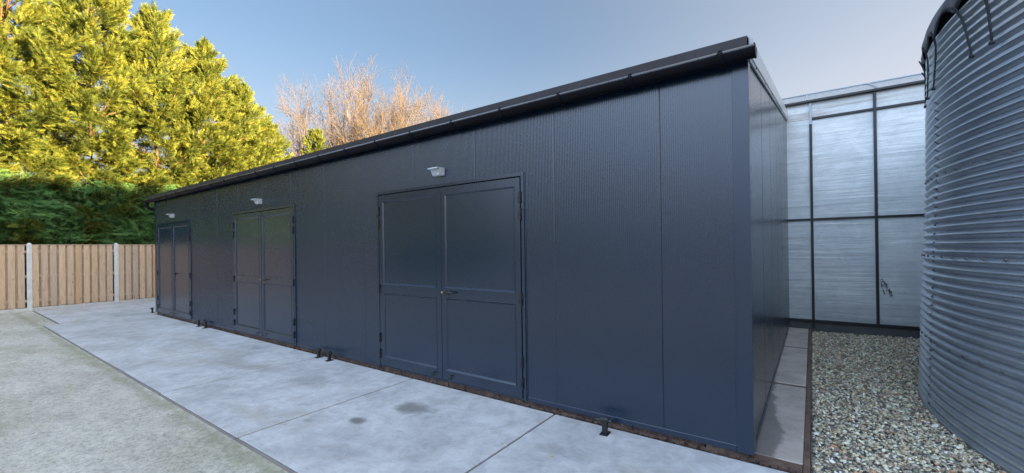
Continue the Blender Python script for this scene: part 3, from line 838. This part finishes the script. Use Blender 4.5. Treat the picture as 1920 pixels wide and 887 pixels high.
# tarp cover with ropes
cover = tag(empty('tank_cover', (TC[0], TC[1], 0)), 'dark blue tarpaulin cover tied over the top of the tank', 'cover')
ropes = [(.30, .26), (.72, .66), (1.22, 1.147), (1.56, 1.383), (2.04, 2.2), (2.42, 2.54), (2.85, 2.9), (3.3, 3.25)]
rth = sorted([th_of(y) for y, _ in ropes])
def cover_mesh():
    NA = 720; th = np.linspace(0, 2 * pi, NA, endpoint=False)
    rt = np.array(rth + [rth[-1] + .11 * k for k in range(1, 30)] + [rth[0] - .11 * k for k in range(1, 22)])
    dmin = np.min(np.abs((th[:, None] - rt[None] + pi) % (2 * pi) - pi), 1)
    arch = np.clip(dmin / .055, 0, 1)
    bot = 3.55 + .11 * arch ** .8 + .012 * np.sin(th * 61) + .01 * np.sin(th * 137 + 1)
    flare = .014 + .022 * arch + .008 * np.sin(th * 47 + 2) + .005 * np.sin(th * 113)
    rings = []
    R0_ = 4.15
    rings.append((R0_ + flare, bot))
    rings.append((R0_ + .02 + flare * .55, bot * .4 + 3.72 * .6))
    rings.append((R0_ + .022 + .004 * np.sin(th * 53), np.full(NA, 3.74)))
    rings.append((R0_ + .012 + 0 * th, np.full(NA, 3.775)))
    rings.append((R0_ - .06 + 0 * th, np.full(NA, 3.80)))
    for f, z in ((.85, 3.98), (.6, 4.18), (.3, 4.32), (.02, 4.38)): rings.append((R0_ * f + .03 * np.sin(th * 20) * f, np.full(NA, z)))
    V = np.concatenate([np.stack([r * np.cos(th), r * np.sin(th), z], -1) for r, z in rings])
    idx = np.arange(len(rings) * NA).reshape(len(rings), NA); nx_ = np.roll(idx, -1, 1)
    q = np.stack([idx[:-1], nx_[:-1], nx_[1:], idx[1:]], -1).reshape(-1, 4)
    o = link('tarpaulin', np_mesh('tarpaulin', V, q), M['tarp'], cover, True)
    s = o.modifiers.new('thick', 'SOLIDIFY'); s.thickness = .004
cover_mesh()
for ty, by in ropes:
    a, b_ = th_of(ty), th_of(by); m = MB()
    for k2 in (-1, 1):
        pts = []
        for u in np.linspace(0, 1, 9):
            th = a + (b_ - a) * u + k2 * .0022 * (1 - .6 * u) ; z = 3.60 - .49 * u
            r = tank_r(z) + .016 + .05 * (1 - u) ** 6 + .002 * sin(u * 20 + k2)
            pts.append((r * cos(th), r * sin(th), z))
        m.tube(pts, .0065, 6)
    r = tank_r(3.1) + .014; m.tube([((r - .01) * cos(b_), (r - .01) * sin(b_), 3.10), ((r + .016) * cos(b_), (r + .016) * sin(b_), 3.10)], .015, 8)
    m.build('rope', M['rope'], cover, True)

# ================================================================ TREES
def frond_template(seed):
    r = random.Random(seed); V = []; Fc = []
    def tri(p, q, s): n = len(V); V.extend((p, q, s)); Fc.append((n, n + 1, n + 2))
    def leafy(x, y, dx, dy, L, w_, z):
        nx_, ny_ = -dy, dx
        tri((x - nx_ * w_ * .5, y - ny_ * w_ * .5, z), (x + nx_ * w_ * .5, y + ny_ * w_ * .5, z), (x + dx * L, y + dy * L, z - .10 * L))
    leafy(0, 0, 1, 0, 1.0, .06, 0)
    for i in range(6):
        u = .08 + .80 * i / 5
        L = (.36 * (1 - u) + .16) * r.uniform(.8, 1.2)
        for s in (-1, 1):
            a = R_(r.uniform(20, 42)) * s
            leafy(u + r.uniform(-.04, .04), 0, cos(a), sin(a), L, .075, -.10 * u * u + r.uniform(-.05, .05))
    return np.array(V), np.array(Fc)
FT = [frond_template(s) for s in range(3)]
def place_fronds(pos, direc, up, size):
    """instances of fan sprays merged into one array"""
    Vs = []; Fs = []; off = 0
    pick = rng.integers(0, len(FT), len(pos))
    for k2, (V, Fc) in enumerate(FT):
        i = np.where(pick == k2)[0]
        if not len(i): continue
        x = direc[i] / np.linalg.norm(direc[i], axis=1)[:, None]
        z = up[i] - x * (up[i] * x).sum(1)[:, None]; z /= np.linalg.norm(z, axis=1)[:, None]
        y = np.cross(z, x)
        W = pos[i][:, None] + size[i][:, None, None] * (V[None, :, 0, None] * x[:, None] + V[None, :, 1, None] * y[:, None] + V[None, :, 2, None] * z[:, None])
        Vs.append(W.reshape(-1, 3)); Fs.append((Fc[None] + (off + np.arange(len(i)) * len(V))[:, None, None]).reshape(-1, 3)); off += len(i) * len(V)
    return np.concatenate(Vs), np.concatenate(Fs)
def conifer_crown(H, Rm, nb, seed, zlow=.1):
    r = np.random.default_rng(seed)
    Pp, Dd, Uu, Ss = [], [], [], []
    bm_ = MB()
    for b in range(nb):
        u = (b + r.uniform(0, 1)) / nb
        z = zlow + (H - .4 - zlow) * u ** .92
        t = z / H
        rad = Rm * min(1.0, ((1 - t) / .55)) ** .55 * (.82 + .18 * min(1, t / .12))
        az = b * 2.39996 + r.normal(0, .3)
        L = max(.25, rad * (r.uniform(.58, 1.12) if r.random() < .88 else r.uniform(1.15, 1.4)))
        el = R_(np.interp(t, [0, .5, .85, 1], [2, 14, 36, 70]) + r.normal(0, 8))
        d = np.array([cos(az) * cos(el), sin(az) * cos(el), sin(el)])
        p0 = np.array([0, 0, z - L * sin(el) * .55])
        tipup = np.array([0, 0, 1.0])
        nf = int(np.clip(60 + L * 80, 60, 250))
        s = r.uniform(.34, 1.0, nf) ** .8
        path = p0 + d * (L * s)[:, None] + tipup * (.10 * L * s ** 2)[:, None]
        pr_ = (.40 * L ** .5) * np.sqrt(np.clip(1.08 - s, .03, 1))
        j = r.normal(0, 1, (nf, 3)); j -= d * (j @ d)[:, None]
        j *= (pr_ * r.uniform(.2, .75, nf))[:, None] / np.maximum(np.linalg.norm(j, axis=1), .3)[:, None]
        j[:, 2] *= .42
        path = path + j
        dd = d * 1.0 + j / np.maximum(pr_, .1)[:, None] * .75 + np.array([0, 0, .10]) + r.normal(0, .30, (nf, 3))
        Pp.append(path); Dd.append(dd)
        Uu.append(np.array([0, 0, .65]) + np.array([cos(az), sin(az), 0]) * .65 + r.normal(0, .5, (nf, 3)))
        Ss.append(r.uniform(.14, .33, nf) * np.interp(t, [0, .8, 1], [1.0, .9, .7]))
        if b % 3 == 0: bm_.tube([tuple(p0), tuple(p0 + d * L * .5), tuple(p0 + d * L * .85 + tipup * .06 * L)], [.03, .02, .008], 5)
    # side leaders make the top ragged
    for k in range(9):
        a0 = r.uniform(0, 6.28); q = r.uniform(.25, .62) * Rm; zt = H * (1 - .42 * q / Rm) - r.uniform(.2, 1.0); n = 46
        zz = zt - r.uniform(0, 1, n) ** 1.3 * 1.9; wd = .05 + .17 * (zt - zz)
        a = r.uniform(0, 6.28, n)
        Pp.append(np.stack([cos(a0) * q + np.cos(a) * wd * .7, sin(a0) * q + np.sin(a) * wd * .7, zz], 1))
        Dd.append(np.stack([np.cos(a) * .7, np.sin(a) * .7, np.full(n, .8)], 1)); Uu.append(np.stack([np.cos(a), np.sin(a), np.full(n, .5)], 1) + r.normal(0, .3, (n, 3))); Ss.append(r.uniform(.22, .42, n))
    # leader
    n = 26; zz = np.linspace(H - 1.3, H, n)
    Pp.append(np.stack([r.normal(0, .05, n), r.normal(0, .05, n), zz], 1)); a = r.uniform(0, 6.28, n)
    Dd.append(np.stack([np.cos(a) * .5, np.sin(a) * .5, np.full(n, .9)], 1)); Uu.append(np.stack([np.cos(a), np.sin(a), np.full(n, .4)], 1)); Ss.append(np.linspace(.42, .25, n))
    V, Fc = place_fronds(np.concatenate(Pp), np.concatenate(Dd), np.concatenate(Uu), np.concatenate(Ss))
    return np_mesh('crown', V, Fc), bm_
def conifer_proto(H, Rm, nb, seed):
    me, bm_ = conifer_crown(H, Rm, nb, seed)
    me.materials.append(M['leaf'])
    rr_ = random.Random(seed)
    pts = [(rr_.gauss(0, .04), rr_.gauss(0, .04), z) for z in np.linspace(-.2, H - .6, 9)]; pts[0] = (0, 0, -.2)
    bm_.tube(pts, [.17 * (1 - i / 8.6) + .012 for i in range(9)], 10)
    tm = bpy.data.meshes.new('trunk'); tm.from_pydata(bm_.v, [], bm_.f); tm.materials.append(M['bark'])
    tm.polygons.foreach_set('use_smooth', [True] * len(tm.polygons))
    return me, tm
protos = [conifer_proto(11.5, 2.6, 205, 21), conifer_proto(11.0, 2.4, 190, 22), conifer_proto(9.0, 2.0, 165, 23)]
def conifer(p, x, y, s, rz, label, sz=None, group='tall conifers behind the fence'):
    t = tag(empty('conifer_tree', (x, y, -.1), rz), label, 'conifer', group)
    t.scale = (s, s, sz or s)
    for nm_, me in zip(('crown', 'trunk'), protos[p]):
        o = bpy.data.objects.new(nm_, me); COL.objects.link(o); o.parent = t
    return t
CON = [
 (0, -21.2, -8.6, 1.0, .4, 1.0, 'tall conifer far left of the row, outside the picture edge'),
 (1, -21.4, -6.2, 1.05, 2.0, 1.08, 'tall conifer second of the row beyond the left picture edge'),
 (0, -21.3, -3.9, 1.0, 3.1, 1.04, 'tall golden green conifer cut by the left picture edge'),
 (1, -21.5, -1.9, 1.05, .9, 1.10, 'tall conifer behind the left fence post'),
 (0, -21.4, .1, 1.0, 5.0, 1.13, 'tallest golden green conifer above the right fence post'),
 (1, -21.6, 2.0, .98, 1.2, 1.08, 'tall conifer whose tip meets the sky left of the shed roof end'),
 (0, -21.6, 3.7, .92, 2.6, .97, 'conifer with stepped outline just behind the far shed corner'),
 (2, -21.8, 5.25, .95, 4.2, 1.10, 'pointed conifer standing free at the right end of the tall row'),
 (2, -22.2, 6.7, .82, .3, .93, 'shorter conifer at the right end of the row with a side bough to the sky'),
 (2, -23.0, 9.58, .66, 2.2, .99, 'small conifer in front of the bare trees, its top just above the roof'),
]
for k2, yy in enumerate((-10.9, -13.3, -15.6, -18.0, -20.4)):
    CON.append((k2 % 2, -21.3, yy, 1.0, k2 * 1.3, .95 + .05 * (k2 % 3), 'tall conifer of the row beyond the left picture edge, number %s from its far end' % ('five', 'four', 'three', 'two', 'one')[k2]))
for p, x, y, s, rz, sz, lb in CON: conifer(p, x, y, s, rz, lb, sz)

# ---- dense lower hedge growing over the fence
def hedge():
    r = np.random.default_rng(77)
    y0, y1, H = -22.0, 8.5, 4.15
    def face(y, z):
        return (-19.35 + .38 * np.sin(y * 1.15 + .7 * np.sin(z * 1.3)) * np.sin(z * 1.05 + y * .45 + 1) + .22 * np.sin(y * 2.7 + z * 1.9) + .12 * np.sin(y * 5.3 - z * 3.1)
                - .10 * (z - 2.2) ** 2 * (z > 2.2) * .9 + .22 * np.exp(-((z - 2.3) / .7) ** 2))
    Pp, Dd, Uu, Ss = [], [], [], []
    # plumes: clusters of sprays sharing a direction
    n = 4200
    cy = r.uniform(y0, y1, n); cz = .3 + r.uniform(0, 1, n) * (np.where(cy > -4.2, H, 2.75) - .3)
    cz = np.minimum(cz, np.where(cy > -4.2, H, 2.75) + .35 * np.sin(cy * 1.7) + .2 * np.sin(cy * 4.1))
    cx = face(cy, cz) - r.uniform(0, .35, n)
    for k in range(n):
        m = 20
        yaw = r.normal(0, .75); el = r.normal(.05, .28)
        d = np.array([cos(yaw) * cos(el), sin(yaw) * cos(el), sin(el)])
        j = r.normal(0, 1, (m, 3)) * np.array([.14, .17, .06])
        Pp.append(np.array([cx[k], cy[k], cz[k]]) - d * .25 + j); Dd.append(d + r.normal(0, .22, (m, 3)))
        Uu.append(np.array([.85, 0, .55]) + r.normal(0, .34, (m, 3))); Ss.append(r.uniform(.13, .31, m))
    # inner layer closing the mass
    n = 9000
    yy = r.uniform(y0, y1, n); zz = r.uniform(0, 1, n) * (np.where(yy > -4.2, H, 2.75) - .2); xx = face(yy, zz) - r.uniform(.18, .7, n)
    Pp.append(np.stack([xx, yy, zz], 1)); Dd.append(np.stack([r.uniform(.2, 1, n), r.normal(0, .7, n), r.normal(0, .5, n)], 1)); Uu.append(np.array([.8, 0, .6]) + r.normal(0, .4, (n, 3))); Ss.append(r.uniform(.4, .7, n))
    V, Fc = place_fronds(np.concatenate(Pp), np.concatenate(Dd), np.concatenate(Uu), np.concatenate(Ss))
    o = link('hedge', np_mesh('hedge', V, Fc), M['hedge'])
    tag(o, 'dense dark green conifer hedge bulging over the timber fence', 'hedge')
hedge()

# ---- bare trees behind the shed
def bare_proto(H, seed):
    r = random.Random(seed)
    wood_ = MB(); tw = []          # twigs as (points, radius)
    def limb(p, d, L, rad, depth):
        n = 6 if depth < 2 else 4
        pts = [p.copy()]; dirs = [d.copy()]; cur = p.copy(); dd = d.copy()
        for i in range(n):
            dd = (dd + Vector((r.gauss(0, .10), r.gauss(0, .10), r.gauss(.07, .05)))).normalized()
            cur = cur + dd * (L / n); pts.append(cur.copy()); dirs.append(dd.copy())
        end = .45 if depth < 3 else .3
        rads = [rad * (1 - (1 - end) * i / n) for i in range(n + 1)]
        if depth < 3: wood_.tube(pts, rads, 7 if depth < 2 else 5, False)
        else: tw.append((pts, rads))
        if depth >= 4: return
        nb = {0: r.randint(6, 8), 1: r.randint(6, 7), 2: r.randint(6, 7), 3: r.randint(7, 9)}[depth]
        for k2 in range(nb):
            u = r.uniform(.42 if depth == 0 else .2, 1.0) if k2 else 1.0
            i = min(n, int(u * n)); q = pts[i]
            a = r.uniform(0, 2 * pi); side = dirs[i].cross(Vector((cos(a), sin(a), .1))).normalized()
            ang = R_(r.uniform(20, 48) if k2 else r.uniform(8, 22))
            nd = (dirs[i] * cos(ang) + side * sin(ang)).normalized()
            limb(q, nd, L * r.uniform(.45, .68) * (.95 if k2 == 0 else 1), max(.007, rads[i] * r.uniform(.45, .65)), depth + 1)
    limb(Vector((0, 0, -.2)), Vector((r.gauss(0, .06), r.gauss(0, .06), 1)), H * .42, H * .0135, 0)
    tb = MB()
    for pts, rads in tw: tb.tube(pts, [max(.0043, q) for q in rads], 3, False)
    zz = sorted(v[2] for v in tb.v); f = H / zz[-1]
    res = []
    for nm_, b, mt in (('trunk', wood_, M['bare']), ('crown', tb, M['twig'])):
        b.v = [(v[0] * 1.12, v[1] * 1.12, v[2] * f) for v in b.v]
        me = bpy.data.meshes.new(nm_); me.from_pydata(b.v, [], b.f); me.materials.append(mt)
        me.polygons.foreach_set('use_smooth', [True] * len(me.polygons)); res.append(me)
    return res
bprotos = [bare_proto(12.5, s) for s in (31, 37, 44)]
def bare(p, x, y, s, rz, label, lean=0.0):
    t = tag(empty('bare_tree', (x, y, -.1), rz), label, 'bare tree', 'leafless trees behind the shed')
    t.scale = (s, s, s); t.rotation_euler = (0, lean, rz)
    for nm_, me in zip(('trunk', 'crown'), bprotos[p]):
        o = bpy.data.objects.new(nm_, me); COL.objects.link(o); o.parent = t
def on_ray(px, py, Y):
    v = F + RX * ((px - 971.39) / 783.35) - UX * ((py - 463.86) / 783.35)
    k2 = (Y - CY) / v.y; return CX + v.x * k2, CZ + v.z * k2
BARE = [(0, 580, 136, 11.0, .2, 'thin leafless tree beside the last tall conifer'),
        (2, 618, 150, 13.5, 4.0, 'leafless tree just above the small conifer at the roof line'),
        (1, 612, 150, 12.0, 2.9, 'leafless tree with tall straight stem left of centre of the bare group'),
        (2, 674, 124, 12.5, 2.2, 'tallest leafless tree forking in a wide V above the roof'),
        (1, 706, 140, 14.5, 5.3, 'leafless tree at the back of the bare group behind the forked one'),
        (0, 706, 140, 13.0, 5.2, 'leafless tree with upright orange lit stem right of the forked one'),
        (2, 752, 150, 14.0, .7, 'leafless tree with spreading twigs in the right half of the bare group'),
        (1, 790, 168, 13.5, 4.4, 'rounded leafless tree low above the gutter right of centre'),
        (2, 812, 182, 15.0, 5.5, 'low dense leafless tree near the right of the bare group'),
        (0, 842, 190, 17.0, .9, 'last and lowest leafless tree fading behind the roof edge')]
for p, px, py, Y, rz, lb in BARE:
    x_, z_ = on_ray(px, py, Y); bare(p, x_, Y, (z_ + .1) / 11.7, rz, lb)

# ---- outside the view: buildings added to cast shade, tree belt mirrored in the shed
def shade_building(y0, y1, he, hr, label):
    t = tag(empty('shade_building', (46, 0, 0)), label, 'shade_building')
    MB().box(0, 14, y0, y1, -.1, he).build('wall', M['clad'], t)
    MB().prism([(-.4, he + .01), (7, hr), (14.4, he + .01)], 'y', y0, y1).build('roof', M['roofm'], t)
shade_building(1.2, 44, 7.6, 10.4, 'large grey unseen building added far to the east to shade the yard')
shade_building(-46, 1.195, 6.4, 8.5, 'lower grey unseen building added south of the large one to shade the yard')
def tree_line():
    Vs, Fs, off = [], [], 0
    for i in range(16):
        me = bprotos[i % 3][1] if i % 2 else protos[1][0]
        n = len(me.vertices); V = np.empty(n * 3, np.float32); me.vertices.foreach_get('co', V); V = V.reshape(-1, 3)
        a = rng.uniform(0, 6.28); s = rng.uniform(.42, .6)
        x0 = -34 + i * 3.2; y0 = -30 - rng.uniform(0, 4)
        W = np.stack([V[:, 0] * cos(a) - V[:, 1] * sin(a), V[:, 0] * sin(a) + V[:, 1] * cos(a), V[:, 2]], 1) * s + np.array([x0, y0, 0])
        m = len(me.polygons); k2 = len(me.polygons[0].vertices)
        Fi = np.empty(m * k2, np.int32); me.polygons.foreach_get('vertices', Fi); Fi = Fi.reshape(-1, k2)
        if k2 == 4: Fi = np.concatenate([Fi[:, :3], Fi[:, [0, 2, 3]]])
        Vs.append(W); Fs.append(Fi + off); off += n
    o = link('tree_line', np_mesh('tree_line', np.concatenate(Vs), np.concatenate(Fs)), M['leaf'])
    tag(o, 'mixed belt of trees across the yard behind the viewer', kind='stuff')
tree_line()

# ---- fallen leaves on the slabs
def leaf_thing(x, y, a, s, label, z=.004):
    b = MB(); n = 8
    ring = [(s * cos(2 * pi * i / n), s * .45 * sin(2 * pi * i / n) * (1 if i % 2 else .8), .002 + .004 * cos(4 * pi * i / n)) for i in range(n)]
    b.v = [(0, 0, .001)] + ring; b.f = [(0, 1 + i, 1 + (i + 1) % n) for i in range(n)]
    b.tube([(-s, 0, .002), (-s * 1.7, .003, .003)], .0012, 5)
    o = b.build('fallen_leaf', M['dryleaf']); o.location = (x, y, z); o.rotation_euler = (0, 0, a)
    tag(o, label, 'leaf', 'fallen leaves on the concrete')
M['dryleaf'] = NT('dry_leaf').set((.42, .36, .16), .7)
leaf_thing(-1.28, -.73, .6, .020, 'pale yellow fallen leaf on the slab nearest the lone door holder')
leaf_thing(-1.72, -.78, 2.0, .013, 'tiny yellow leaf beside the wide slab joint')
